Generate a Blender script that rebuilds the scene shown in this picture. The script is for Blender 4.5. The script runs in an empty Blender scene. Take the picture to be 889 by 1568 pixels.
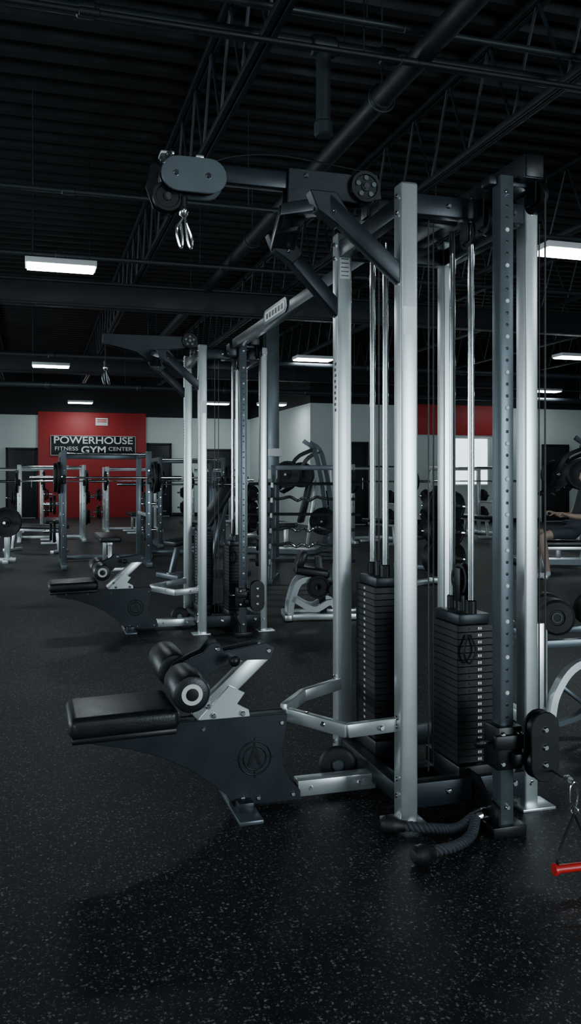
import bpy, bmesh, math, random
from mathutils import Vector, Matrix
random.seed(7)
V=Vector
# ------------------------------------------------------------------ materials
def mat(name,col,metal=0.0,rough=0.5,noise=0.0,nscale=20,bump=0.0,coat=0.0,spec=0.5,emit=None,es=0):
    m=bpy.data.materials.new(name); m.use_nodes=True
    nt=m.node_tree; b=nt.nodes['Principled BSDF']
    b.inputs['Base Color'].default_value=(*col,1); b.inputs['Metallic'].default_value=metal
    b.inputs['Roughness'].default_value=rough
    b.inputs['Specular IOR Level'].default_value=spec
    b.inputs['Coat Weight'].default_value=coat
    tc=nt.nodes.new('ShaderNodeTexCoord')
    if noise>0:
        n=nt.nodes.new('ShaderNodeTexNoise'); n.inputs['Scale'].default_value=nscale; n.inputs['Detail'].default_value=5
        nt.links.new(tc.outputs['Object'],n.inputs['Vector'])
        r=nt.nodes.new('ShaderNodeMapRange'); r.inputs['To Min'].default_value=max(0,rough-noise); r.inputs['To Max'].default_value=rough+noise
        nt.links.new(n.outputs['Fac'],r.inputs['Value']); nt.links.new(r.outputs['Result'],b.inputs['Roughness'])
        mx=nt.nodes.new('ShaderNodeMix'); mx.data_type='RGBA'
        mx.inputs['A'].default_value=(*[c*(1-noise) for c in col],1); mx.inputs['B'].default_value=(*[min(1,c*(1+noise)) for c in col],1)
        nt.links.new(n.outputs['Fac'],mx.inputs['Factor']); nt.links.new(mx.outputs['Result'],b.inputs['Base Color'])
    if bump>0:
        n2=nt.nodes.new('ShaderNodeTexNoise'); n2.inputs['Scale'].default_value=nscale*12
        nt.links.new(tc.outputs['Object'],n2.inputs['Vector'])
        bp=nt.nodes.new('ShaderNodeBump'); bp.inputs['Strength'].default_value=bump; bp.inputs['Distance'].default_value=0.002
        nt.links.new(n2.outputs['Fac'],bp.inputs['Height']); nt.links.new(bp.outputs['Normal'],b.inputs['Normal'])
    if emit:
        b.inputs['Emission Color'].default_value=(*emit,1); b.inputs['Emission Strength'].default_value=es
    return m
SILVER=mat('silver_powdercoat',(0.80,0.87,0.88),0.78,0.30,0.05,3)
STEEL=mat('grey_steel_paint',(0.13,0.16,0.18),0.6,0.34,0.12,8)
DARK=mat('gunmetal_paint',(0.021,0.029,0.037),0.3,0.38,0.15,8,0.15)
BLACK=mat('black_steel',(0.006,0.008,0.010),0.2,0.40,0.15,10,0.1)
STACK=mat('stack_plate_black',(0.005,0.006,0.008),0.1,0.48,0.1,10,0.2)
CHROME=mat('chrome',(0.92,0.96,0.98),1.0,0.13,0.05,12)
VINYL=mat('black_vinyl',(0.010,0.014,0.018),0.0,0.36,0.12,14,0.3)
RUBBER=mat('black_rubber',(0.008,0.009,0.010),0.0,0.5,0.1,30,0.3)
IRON=mat('cast_iron',(0.010,0.012,0.014),0.3,0.5,0.2,30,0.3)
WHITEP=mat('white_label',(0.78,0.81,0.81),0,0.5,0.05,30)
REDP=mat('red_plastic',(0.62,0.018,0.018),0,0.35,0.05,30)
ROPE=mat('rope_nylon',(0.045,0.055,0.068),0,0.6,0.2,80,0.5)
TRUSSM=mat('dark_ceiling_steel',(0.0085,0.0125,0.016),0.1,0.55,0.2,4)
DECKM=mat('dark_ceiling_deck',(0.0032,0.0045,0.006),0.0,0.7,0.2,4)
PIPEM=mat('ceiling_pipe_paint',(0.021,0.030,0.037),0.1,0.5,0.2,4)
WHITEWALL=mat('white_wall_paint',(0.60,0.67,0.66),0,0.7,0.06,2,0.1)
BLACKWALL=mat('black_wall_paint',(0.003,0.004,0.006),0,0.7,0.1,2)
REDWALL=mat('red_wall_paint',(0.36,0.018,0.022),0,0.55,0.08,2)
DOORM=mat('door_black',(0.008,0.011,0.014),0,0.5,0.1,3)
LAMP=mat('lamp_diffuser',(0.9,0.95,0.95),0,0.5,emit=(0.86,0.97,1.0),es=36)
WINM=mat('window_daylight',(0.8,0.9,0.9),0,0.3,emit=(0.75,0.95,0.92),es=2.6)
# floor
FLOOR=bpy.data.materials.new('speckled_rubber_floor'); FLOOR.use_nodes=True
nt=FLOOR.node_tree; b=nt.nodes['Principled BSDF']; L=nt.links.new; N=nt.nodes.new
tc=N('ShaderNodeTexCoord')
def math_(op,a,bv,cl=False):
    n=N('ShaderNodeMath'); n.operation=op; n.use_clamp=cl
    for i,x in enumerate((a,bv)):
        if hasattr(x,'links'): L(x,n.inputs[i])
        elif x is not None: n.inputs[i].default_value=x
    return n.outputs[0]
def fleck(scale,thr,keep,dist):
    nz=N('ShaderNodeTexNoise'); nz.inputs['Scale'].default_value=scale*1.7; L(tc.outputs['Object'],nz.inputs['Vector'])
    mxv=N('ShaderNodeMix'); mxv.data_type='RGBA'; mxv.inputs['Factor'].default_value=dist
    L(tc.outputs['Object'],mxv.inputs['A']); L(nz.outputs['Color'],mxv.inputs['B'])
    v=N('ShaderNodeTexVoronoi'); v.inputs['Scale'].default_value=scale; L(mxv.outputs['Result'],v.inputs['Vector'])
    sp=N('ShaderNodeSeparateColor'); L(v.outputs['Color'],sp.inputs[0])
    a=math_('LESS_THAN',v.outputs['Distance'],thr); c=math_('GREATER_THAN',sp.outputs[0],keep)
    k=math_('MULTIPLY',a,c)
    return math_('MULTIPLY',k,sp.outputs[1])
f1=fleck(90,0.36,0.64,0.014); f2=fleck(160,0.36,0.62,0.009)
f2=math_('MULTIPLY',f2,0.6)
f=math_('MAXIMUM',f1,f2)
nb=N('ShaderNodeTexNoise'); nb.inputs['Scale'].default_value=0.8; nb.inputs['Detail'].default_value=6; L(tc.outputs['Object'],nb.inputs['Vector'])
base=N('ShaderNodeMix'); base.data_type='RGBA'; base.inputs['A'].default_value=(0.0045,0.0050,0.0066,1); base.inputs['B'].default_value=(0.0095,0.0102,0.0130,1)
L(nb.outputs['Fac'],base.inputs['Factor'])
mx=N('ShaderNodeMix'); mx.data_type='RGBA'; mx.inputs['B'].default_value=(0.25,0.26,0.27,1)
L(f,mx.inputs['Factor']); L(base.outputs['Result'],mx.inputs['A']); L(mx.outputs['Result'],b.inputs['Base Color'])
rr=N('ShaderNodeMapRange'); rr.inputs['To Min'].default_value=0.46; rr.inputs['To Max'].default_value=0.64
b.inputs['Specular IOR Level'].default_value=0.32
L(nb.outputs['Fac'],rr.inputs['Value']); L(rr.outputs['Result'],b.inputs['Roughness'])
n3=N('ShaderNodeTexNoise'); n3.inputs['Scale'].default_value=260; L(tc.outputs['Object'],n3.inputs['Vector'])
bp=N('ShaderNodeBump'); bp.inputs['Strength'].default_value=0.35; bp.inputs['Distance'].default_value=0.002
L(n3.outputs['Fac'],bp.inputs['Height']); L(bp.outputs['Normal'],b.inputs['Normal'])

# ------------------------------------------------------------------ assembly helper
class Asm:
    def __init__(s): s.parts={}
    def _add(s,part,m,tmp,M=None):
        if M is not None: bmesh.ops.transform(tmp,matrix=M,verts=tmp.verts)
        me=bpy.data.meshes.new('t'); tmp.to_mesh(me); tmp.free()
        key=(part,m.name)
        if key not in s.parts: s.parts[key]=(bmesh.new(),m)
        s.parts[key][0].from_mesh(me); bpy.data.meshes.remove(me)
    def box(s,part,m,c,size,bev=0.004,rz=0,ry=0,rx=0,seg=2):
        t=bmesh.new(); bmesh.ops.create_cube(t,size=1)
        bmesh.ops.scale(t,vec=size,verts=t.verts)
        bv=min(bev,min(size)*0.45)
        if bv>0: bmesh.ops.bevel(t,geom=t.edges[:],offset=bv,segments=seg,affect='EDGES',profile=0.5)
        M=Matrix.Translation(V(c))@Matrix.Rotation(rz,4,'Z')@Matrix.Rotation(ry,4,'Y')@Matrix.Rotation(rx,4,'X')
        s._add(part,m,t,M)
    def beam(s,part,m,p1,p2,w,h,bev=0.005,up=(0,0,1)):
        p1=V(p1);p2=V(p2);x=(p2-p1);l=x.length;x.normalize();u=V(up)
        if abs(x.dot(u))>0.98:u=V((0,1,0))
        y=u.cross(x).normalized();z=x.cross(y)
        t=bmesh.new(); bmesh.ops.create_cube(t,size=1); bmesh.ops.scale(t,vec=(l,w,h),verts=t.verts)
        bmesh.ops.bevel(t,geom=t.edges[:],offset=min(bev,w*.4,h*.4),segments=2,affect='EDGES',profile=0.5)
        M=Matrix.Translation((p1+p2)/2)@Matrix((x,y,z)).transposed().to_4x4()
        s._add(part,m,t,M)
    def lathe(s,part,m,c,axis,prof,seg=28):
        t=bmesh.new(); rings=[]
        for r,z in prof:
            if r<1e-6: rings.append([t.verts.new((0,0,z))])
            else: rings.append([t.verts.new((r*math.cos(2*math.pi*i/seg),r*math.sin(2*math.pi*i/seg),z)) for i in range(seg)])
        for a,b_ in zip(rings,rings[1:]):
            for i in range(seg):
                j=(i+1)%seg
                if len(a)==1 and len(b_)==1: continue
                if len(a)==1: t.faces.new((a[0],b_[j],b_[i]))
                elif len(b_)==1: t.faces.new((a[i],a[j],b_[0]))
                else: t.faces.new((a[i],a[j],b_[j],b_[i]))
        bmesh.ops.recalc_face_normals(t,faces=t.faces)
        q=V((0,0,1)).rotation_difference(V(axis).normalized()).to_matrix().to_4x4()
        s._add(part,m,t,Matrix.Translation(V(c))@q)
    def cyl(s,part,m,p1,p2,r,seg=16,bev=None):
        p1=V(p1);p2=V(p2);l=(p2-p1).length
        bv=min(r*.2,l*.2) if bev is None else bev
        s.lathe(part,m,p1,p2-p1,[(0,0),(r-bv,0),(r,bv),(r,l-bv),(r-bv,l),(0,l)],seg)
    def sweep(s,part,m,pts,r,seg=8,smooth=6,rect=None):
        pts=[V(p) for p in pts]
        if smooth>1 and len(pts)>2:
            o=[]
            P=[pts[0]*2-pts[1]]+pts+[pts[-1]*2-pts[-2]]
            for i in range(1,len(P)-2):
                for k in range(smooth):
                    u=k/smooth; a,b_,c,d=P[i-1],P[i],P[i+1],P[i+2]
                    o.append(0.5*((2*b_)+(c-a)*u+(2*a-5*b_+4*c-d)*u*u+(3*b_-a-3*c+d)*u**3))
            o.append(pts[-1]); pts=o
        prof=[(r*math.cos(2*math.pi*i/seg),r*math.sin(2*math.pi*i/seg)) for i in range(seg)] if rect is None else \
             [(-rect[0]/2,-rect[1]/2),(rect[0]/2,-rect[1]/2),(rect[0]/2,rect[1]/2),(-rect[0]/2,rect[1]/2)]
        t=bmesh.new(); rings=[]; n=None
        for i,p in enumerate(pts):
            tg=(pts[min(i+1,len(pts)-1)]-pts[max(i-1,0)]).normalized()
            if n is None:
                u=V((0,1,0)) if abs(tg.y)<0.8 else V((0,0,1))
                n=(u-tg*u.dot(tg)).normalized()
            else: n=(n-tg*n.dot(tg)).normalized()
            bn=tg.cross(n)
            rings.append([t.verts.new(p+n*a+bn*c) for a,c in prof])
        k=len(prof)
        for a,b_ in zip(rings,rings[1:]):
            for i in range(k): t.faces.new((a[i],a[(i+1)%k],b_[(i+1)%k],b_[i]))
        t.faces.new(rings[0][::-1]); t.faces.new(rings[-1])
        bmesh.ops.recalc_face_normals(t,faces=t.faces)
        s._add(part,m,t)
    def plate(s,part,m,pts,y,th,bev=0.003,plane='XZ'):
        t=bmesh.new()
        if plane=='XZ': vs=[t.verts.new((p[0],y-th/2,p[1])) for p in pts]; ex=V((0,th,0))
        elif plane=='YZ': vs=[t.verts.new((y-th/2,p[0],p[1])) for p in pts]; ex=V((th,0,0))
        else: vs=[t.verts.new((p[0],p[1],y-th/2)) for p in pts]; ex=V((0,0,th))
        fc=t.faces.new(vs); r=bmesh.ops.extrude_face_region(t,geom=[fc])
        bmesh.ops.translate(t,vec=ex,verts=[g for g in r['geom'] if isinstance(g,bmesh.types.BMVert)])
        bmesh.ops.recalc_face_normals(t,faces=t.faces)
        if bev>0: bmesh.ops.bevel(t,geom=[e for e in t.edges if e.calc_face_angle(0)>0.2],offset=bev,segments=1,affect='EDGES')
        s._add(part,m,t)
    def ring(s,part,m,c,axis,R,r,seg=32):
        prof=[(R+r*math.cos(2*math.pi*i/8),r*math.sin(2*math.pi*i/8)) for i in range(9)]
        s.lathe(part,m,c,axis,prof,seg)
    def bolt(s,c,axis,r=0.010,h=0.008,m=None):
        s.lathe('bolts',m or CHROME,c,axis,[(r,0),(r,h*.5),(r*.7,h),(0,h)],10)
    def done(s,name,loc=(0,0,0),rz=0,meshes=None):
        root=bpy.data.objects.new(name,None); bpy.context.collection.objects.link(root)
        root.empty_display_size=0.2
        root.location=loc; root.rotation_euler=(0,0,rz)
        if not hasattr(s,'meshes'):
            s.meshes=[]
            for (part,mn),(bm,m) in s.parts.items():
                me=bpy.data.meshes.new(part); bm.to_mesh(me); bm.free(); me.materials.append(m)
                me.shade_smooth()
                me.set_sharp_from_angle(angle=math.radians(35))
                s.meshes.append((part,me))
        for part,me in s.meshes:
            o=bpy.data.objects.new(part,me); bpy.context.collection.objects.link(o); o.parent=root
        return root
def capsule(cx0,cx1,z0,z1,n=10):
    r=(z1-z0)/2; zc=(z0+z1)/2; a=cx0+r; b_=cx1-r; o=[]
    for i in range(n+1):
        t=-math.pi/2+math.pi*i/n; o.append((b_+r*math.cos(t),zc+r*math.sin(t)))
    for i in range(n+1):
        t=math.pi/2+math.pi*i/n; o.append((a+r*math.cos(t),zc+r*math.sin(t)))
    return o
def pulley(a,c,axis,r,w=0.024,part='pulleys'):
    a.lathe(part,BLACK,c,axis,[(0,-w/2),(r*.3,-w/2),(r*.32,-w*.3),(r*.75,-w*.3),(r*.8,-w/2),(r,-w/2),(r*.88,0),(r,w/2),(r*.8,w/2),(r*.75,w*.3),(r*.32,w*.3),(r*.3,w/2),(0,w/2)],28)
    ax=V(axis).normalized()
    a.lathe('bolts',CHROME,V(c)-ax*(w/2+.008),axis,[(0,0),(.011,0),(.011,w+.016),(0,w+.016)],10)
def wplate(a,c,axis,r,w=0.035,part='weight_plates',m=None):
    a.lathe(part,m or IRON,c,axis,[(.026,-w/2),(r*.28,-w/2),(r*.32,-w*.3),(r*.78,-w*.3),(r*.84,-w/2),(r*.97,-w/2),(r,-w*.35),(r,w*.35),(r*.97,w/2),(r*.84,w/2),(r*.78,w*.3),(r*.32,w*.3),(r*.28,w/2),(.026,w/2),(.026,-w/2)],28)
def barbell(a,c,L=2.1,axis='X',plates=((.22,.04),)):
    c=V(c); ax=V((1,0,0)) if axis=='X' else V((0,1,0))
    a.cyl('barbell_bar',CHROME,c-ax*L/2,c+ax*L/2,.014,12)
    for sgn in(-1,1):
        p=c+ax*sgn*(L/2-.42)
        a.cyl('barbell_bar',CHROME,p,c+ax*sgn*L/2,.025,12)
        a.cyl('barbell_bar',CHROME,p-ax*.015,p+ax*.015,.036,12)
        off=.04
        for r,w in plates:
            wplate(a,p+ax*sgn*(off),ax,r,w); off+=w+.004

# ------------------------------------------------------------------ room
def solo(name,fn):
    a=Asm(); fn(a); bm=bmesh.new(); mats=[]
    for (part,mn),(b_,m) in a.parts.items():
        if m not in mats: mats.append(m)
        me=bpy.data.meshes.new('t'); b_.to_mesh(me); b_.free()
        k=len(bm.faces); bm.from_mesh(me); bm.faces.ensure_lookup_table()
        for f_ in bm.faces[k:]: f_.material_index=mats.index(m)
        bpy.data.meshes.remove(me)
    me=bpy.data.meshes.new(name); bm.to_mesh(me); bm.free()
    for m in mats: me.materials.append(m)
    me.shade_smooth(); me.set_sharp_from_angle(angle=math.radians(35))
    o=bpy.data.objects.new(name,me); bpy.context.collection.objects.link(o); return o
XL,XR,YF,YB,YB2,XS,CH=-7,17,-5,27.5,21,6.9,4.78
solo('floor',lambda a:a.box('f',FLOOR,((XL+XR)/2,(YF+YB)/2,-.05),(XR-XL+.4,YB-YF+.4,.1),0))
def wall(name,x0,x1,y0,y1,split=3.2,low=WHITEWALL):
    def fn(a):
        c=((x0+x1)/2,(y0+y1)/2)
        a.box('l',low,(c[0],c[1],split/2),(x1-x0,y1-y0,split),0)
        a.box('u',BLACKWALL,(c[0],c[1],(split+CH+.3)/2),(x1-x0,y1-y0,CH+.3-split),0)
    solo(name,fn)
wall('wall_back',XL,XS,YB,YB+.2)
wall('wall_recess',XS,XS+.2,YB2,YB+.2)
wall('wall_back_east',XS+.2,XR,YB2,YB2+.2,3.2)
wall('wall_right',XR,XR+.2,YF,YB2+.2)
def windowed(name,axis,pos,lo,hi,wins,z0=.35,z1=3.1):
    def fn(a):
        def bx(u0,u1,za,zb,m):
            if u1-u0<.01: return
            if axis=='Y': a.box('w',m,((u0+u1)/2,pos,(za+zb)/2),(u1-u0,.2,zb-za),0)
            else: a.box('w',m,(pos,(u0+u1)/2,(za+zb)/2),(.2,u1-u0,zb-za),0)
        bx(lo,hi,0,z0,WHITEWALL); bx(lo,hi,z1,CH+.3,BLACKWALL)
        u=lo
        for w0,w1 in wins: bx(u,w0,z0,z1,WHITEWALL); u=w1
        bx(u,hi,z0,z1,WHITEWALL)
    solo(name,fn)
    for i,(w0,w1) in enumerate(wins):
        def fr(a):
            n=3
            for k in range(n+1):
                u=w0+.03+(w1-w0-.06)*k/n
                c=(u,pos,(z0+z1)/2) if axis=='Y' else (pos,u,(z0+z1)/2)
                a.box('m',BLACK,c,(.06,.08,z1-z0) if axis=='Y' else (.08,.06,z1-z0),.005)
            for z in(z0+.03,z1-.03,2.3):
                c=((w0+w1)/2,pos,z) if axis=='Y' else (pos,(w0+w1)/2,z)
                a.box('m',BLACK,c,(w1-w0,.06,.06) if axis=='Y' else (.06,w1-w0,.06),.005)
        solo('window_%s_%d'%('front' if axis=='Y' else 'left',i+1),fr)
        ld=bpy.data.lights.new('daylight','AREA'); ld.shape='RECTANGLE'; ld.size=w1-w0; ld.size_y=z1-z0
        ld.energy=(430 if axis=='Y' else 240)*(w1-w0)/3; ld.color=(0.80,0.93,1.0)
        lo_=bpy.data.objects.new('window_daylight',ld); bpy.context.collection.objects.link(lo_)
        if axis=='Y': lo_.location=((w0+w1)/2,pos-.2,(z0+z1)/2); lo_.rotation_euler=(math.radians(90),0,0)
        else: lo_.location=(pos-.2,(w0+w1)/2,(z0+z1)/2); lo_.rotation_euler=(math.radians(90),0,math.radians(-90))
windowed('wall_front','Y',YF-.1,XL,XR,[(-5.5,-4.0),(3.4,6.4)])
windowed('wall_left','X',XL-.1,YF,YB+.2,[(3,5),(8,11),(15,19)])
# ceiling corrugated deck
def deck(a):
    t=bmesh.new(); y=YF-.2; prev=None; prof=[]
    while y<YB+.3:
        prof+= [(y,CH),(y+.10,CH),(y+.13,CH+.07),(y+.27,CH+.07)]; y+=.30
    for (y_,z_) in prof:
        cur=(t.verts.new((XL-.2,y_,z_)),t.verts.new((XR+.2,y_,z_)))
        if prev: t.faces.new((prev[0],prev[1],cur[1],cur[0]))
        prev=cur
    a._add('d',DECKM,t)
    a.box('d2',BLACKWALL,((XL+XR)/2,(YF+YB)/2,CH+.2),(XR-XL+.4,YB-YF+.4,.1),0)
solo('ceiling',deck)
# trusses
def truss(y0,y1):
    tr=Asm(); zb,zt=4.0,4.76
    for dx in(-.03,.03):
        tr.box('bottom_chord',TRUSSM,(dx,(y0+y1)/2,zb),(.04,y1-y0,.05),.003)
        tr.box('top_chord',TRUSSM,(dx,(y0+y1)/2,zt-.02),(.04,y1-y0,.05),.003)
    y=y0+.2
    while y<y1-.7:
        tr.cyl('web',PIPEM,(0,y,zb),(0,y+.35,zt),.014,6); tr.cyl('web',PIPEM,(0,y+.35,zt),(0,y+.7,zb),.014,6); y+=.7
    return tr
tr=truss(-4.9,27.2); tr2=truss(-4.9,20.8)
for x in [-5.2,-3,-.8,1.4,3.55,5.75]: tr.done('ceiling_truss',(x,0,0))
for x in [7.95,10.1,12.3,14.5]: tr2.done('ceiling_truss',(x,0,0))
a=Asm()
a.cyl('pipe',TRUSSM,(0,-4.9,0),(0,20.8,0),.075,20)
for y in(2,5.7,9.5,13.5,17.5):
    a.cyl('collar',PIPEM,(0,y-.04,0),(0,y+.04,0),.085,20); a.ring('hanger',PIPEM,(0,y,0),(0,1,0),.10,.008)
    a.cyl('hanger_rod',PIPEM,(0,y,.1),(0,y,.80),.007,6)
a.done('ceiling_duct_pipe',(2.42,0,4.0))
def xpipe(Y,Z,r,branch=None,m=PIPEM):
    a=Asm(); a.cyl('pipe',m,(XL+.05,Y,Z),(XR-.05,Y,Z),r,14)
    for x in range(-6,17,2):
        a.cyl('coupling',m,(x+.25,Y,Z),(x+.37,Y,Z),r*1.25,14); a.cyl('hanger_rod',m,(x,Y,Z),(x,Y,CH),.006,6)
    if branch:
        a.cyl('drop',m,(branch,Y,Z-.55),(branch,Y,Z),r*1.1,14)
        a.cyl('drop',m,(branch-.09,Y,Z),(branch+.09,Y,Z),r*1.5,14); a.cyl('drop',m,(branch,Y,Z-.6),(branch,Y,Z-.5),r*1.4,14)
    a.done('ceiling_pipe')
xpipe(5.35,4.12,.045,1.85); xpipe(4.95,4.10,.022); xpipe(8.0,3.86,.025); xpipe(5.0,3.92,.02,None,TRUSSM)
xpipe(10.5,3.9,.03); xpipe(15.5,3.4,.05); xpipe(19.5,3.3,.06)
def ibeam(Y,x0,x1,z0,z1,name='ceiling_beam'):
    def fn(a):
        w=x1-x0; c=(x0+x1)/2
        a.box('b',TRUSSM,(c,Y,z0+.015),(w,.2,.03),.002); a.box('b',TRUSSM,(c,Y,z1-.015),(w,.2,.03),.002)
        a.box('b',TRUSSM,(c,Y,(z0+z1)/2),(w,.02,z1-z0),.002)
    solo(name,fn)
ibeam(12.15,XL,XR,3.62,3.97); ibeam(20.0,XL,XR,3.62,3.97)
a=Asm()
a.box('column_web',STEEL,(0,0,1.8),(.02,.16,3.6),.002)
for yy in(-.09,.09): a.box('column_flange',STEEL,(0,yy,1.8),(.19,.016,3.6),.002)
a.box('cap_plate',DARK,(0,0,3.61),(.3,.26,.02),.002); a.box('base_plate',DARK,(0,0,.01),(.3,.3,.02),.002)
a.box('outlet_box',WHITEP,(.02,-.14,1.62),(.20,.09,.12),.01); a.box('outlet_box',WHITEP,(-.02,-.13,1.30),(.14,.07,.14),.01)
a.done('steel_column',(3.38,12.14,0)); a.done('steel_column',(11.5,12.14,0)); a.done('steel_column',(-4.5,12.14,0))
a=Asm()
a.box('housing',WHITEP,(0,0,.05),(.74,.34,.06),.008)
a.box('diffuser',LAMP,(0,0,.012),(.70,.30,.02),.004)
for x in(-.3,.3): a.cyl('hang_wire',BLACK,(x,0,.07),(x,0,1.27),.004,6)
for x,y,z in [(.29,9.5,3.5),(.35,17.96,3.5),(1.37,26.4,3.5),(5.2,7.4,3.5),(12.9,19.4,3.5),(5.15,15.5,3.5),(9.77,13.8,3.5),(6.0,21.5,3.15),(5.4,25.6,3.5),(.29,-1.6,3.5),(5.2,-.5,3.5),(-4.4,5.3,3.5),(-4.4,14,3.5),(9.9,4.5,3.5),(-2.6,24,3.5),(14.5,12,3.5)]:  # last few fixtures hang out of view, added to brighten the room's depths
    a.done('ceiling_light',(x,y,z))
solo('wall_panel_red',lambda a:a.box('p',REDWALL,(1.81,YB-.03,1.655),(3.32,.06,3.31),.004))
def sign(a):
    a.box('board',BLACK,(1.83,YB-.08,2.26),(2.62,.04,.62),.01)
    for z,hh in((2.565,.012),(1.955,.012)): a.box('trim_strip',WHITEP,(1.83,YB-.1,z),(2.6,.01,hh),.001)
    for x in(.53,3.13): a.box('trim_strip',WHITEP,(x,YB-.1,2.26),(.012,.01,.6),.001)
sg=Asm(); sign(sg); root=sg.done('wall_sign')
def text(s,x,y,z,size,m,parent,rot=(math.radians(90),0,0),sx=1.0,bold=0.0):
    cu=bpy.data.curves.new('lettering','FONT'); cu.body=s; cu.size=size; cu.align_x='CENTER'; cu.align_y='CENTER'; cu.extrude=.004; cu.offset=bold
    o=bpy.data.objects.new('lettering',cu); bpy.context.collection.objects.link(o); o.location=(x,y,z); o.rotation_euler=rot; o.scale=(sx,1,1)
    cu.materials.append(m); o.parent=parent; return o
text('POWERHOUSE',1.83,YB-.106,2.42,.31,WHITEP,root,sx=1.18,bold=.004)
text('FITNESS',1.00,YB-.106,2.16,.17,WHITEP,root,sx=1.2); text('CENTER',2.66,YB-.106,2.16,.17,WHITEP,root,sx=1.2)
text('GYM',1.83,YB-.106,2.115,.32,WHITEP,root,sx=1.15,bold=.005)
s2=Asm(); s2.box('board',WHITEP,(2.08,YB-.075,3.02),(.38,.03,.24),.004); s2.box('stripe',REDP,(2.08,YB-.093,3.02),(.30,.006,.03),.001); s2.box('stripe',REDP,(2.08,YB-.093,3.08),(.30,.006,.03),.001); s2.done('notice_board')
def door(name,x0,x1,h,Y):
    a=Asm(); c=(x0+x1)/2;w=x1-x0
    a.box('leaf',DOORM,(c,Y-.03,h/2),(w-.12,.05,h-.06),.004)
    for x in(x0+.03,x1-.03): a.box('jamb',BLACK,(x,Y-.04,h/2),(.06,.08,h),.004)
    a.box('jamb',BLACK,(c,Y-.04,h-.03),(w,.08,.06),.004)
    a.cyl('handle',CHROME,(x1-.18,Y-.10,.95),(x1-.18,Y-.10,1.25),.012,8)
    for z in(.98,1.22): a.cyl('handle',CHROME,(x1-.18,Y-.10,z),(x1-.18,Y-.05,z),.008,8)
    a.done(name)
door('door_1',-.80,.14,2.18,YB); door('door_2',3.50,4.3,2.37,YB); door('door_3',13.8,14.66,2.2,YB2); door('door_4',7.6,8.5,2.2,YB2); door('door_5',5.4,6.3,2.2,YB)
solo('wall_band_red',lambda a:a.box('p',REDWALL,(11.1,YB2-.03,2.83),(2.3,.06,.82),.004))
def win(a):
    a.box('g',WINM,(11.5,YB2-.02,1.70),(1.1,.03,1.25),.002)
    for x in(10.93,11.5,12.07): a.box('m',WHITEP,(x,YB2-.04,1.70),(.05,.06,1.3),.003)
    for z in(1.05,2.35): a.box('m',WHITEP,(11.5,YB2-.04,z),(1.2,.06,.05),.003)
solo('window_1',win)
solo('baseboard_back',lambda a:[a.box('b',BLACK,((XL-.8)/2,YB-.01,.06),(-.8-XL,.02,.12),.002),a.box('b',BLACK,(4.85,YB-.01,.06),(1.05,.02,.12),.002)])
solo('baseboard_east',lambda a:a.box('b',BLACK,(11.15,YB2-.01,.06),(5.2,.02,.12),.002))

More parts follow.
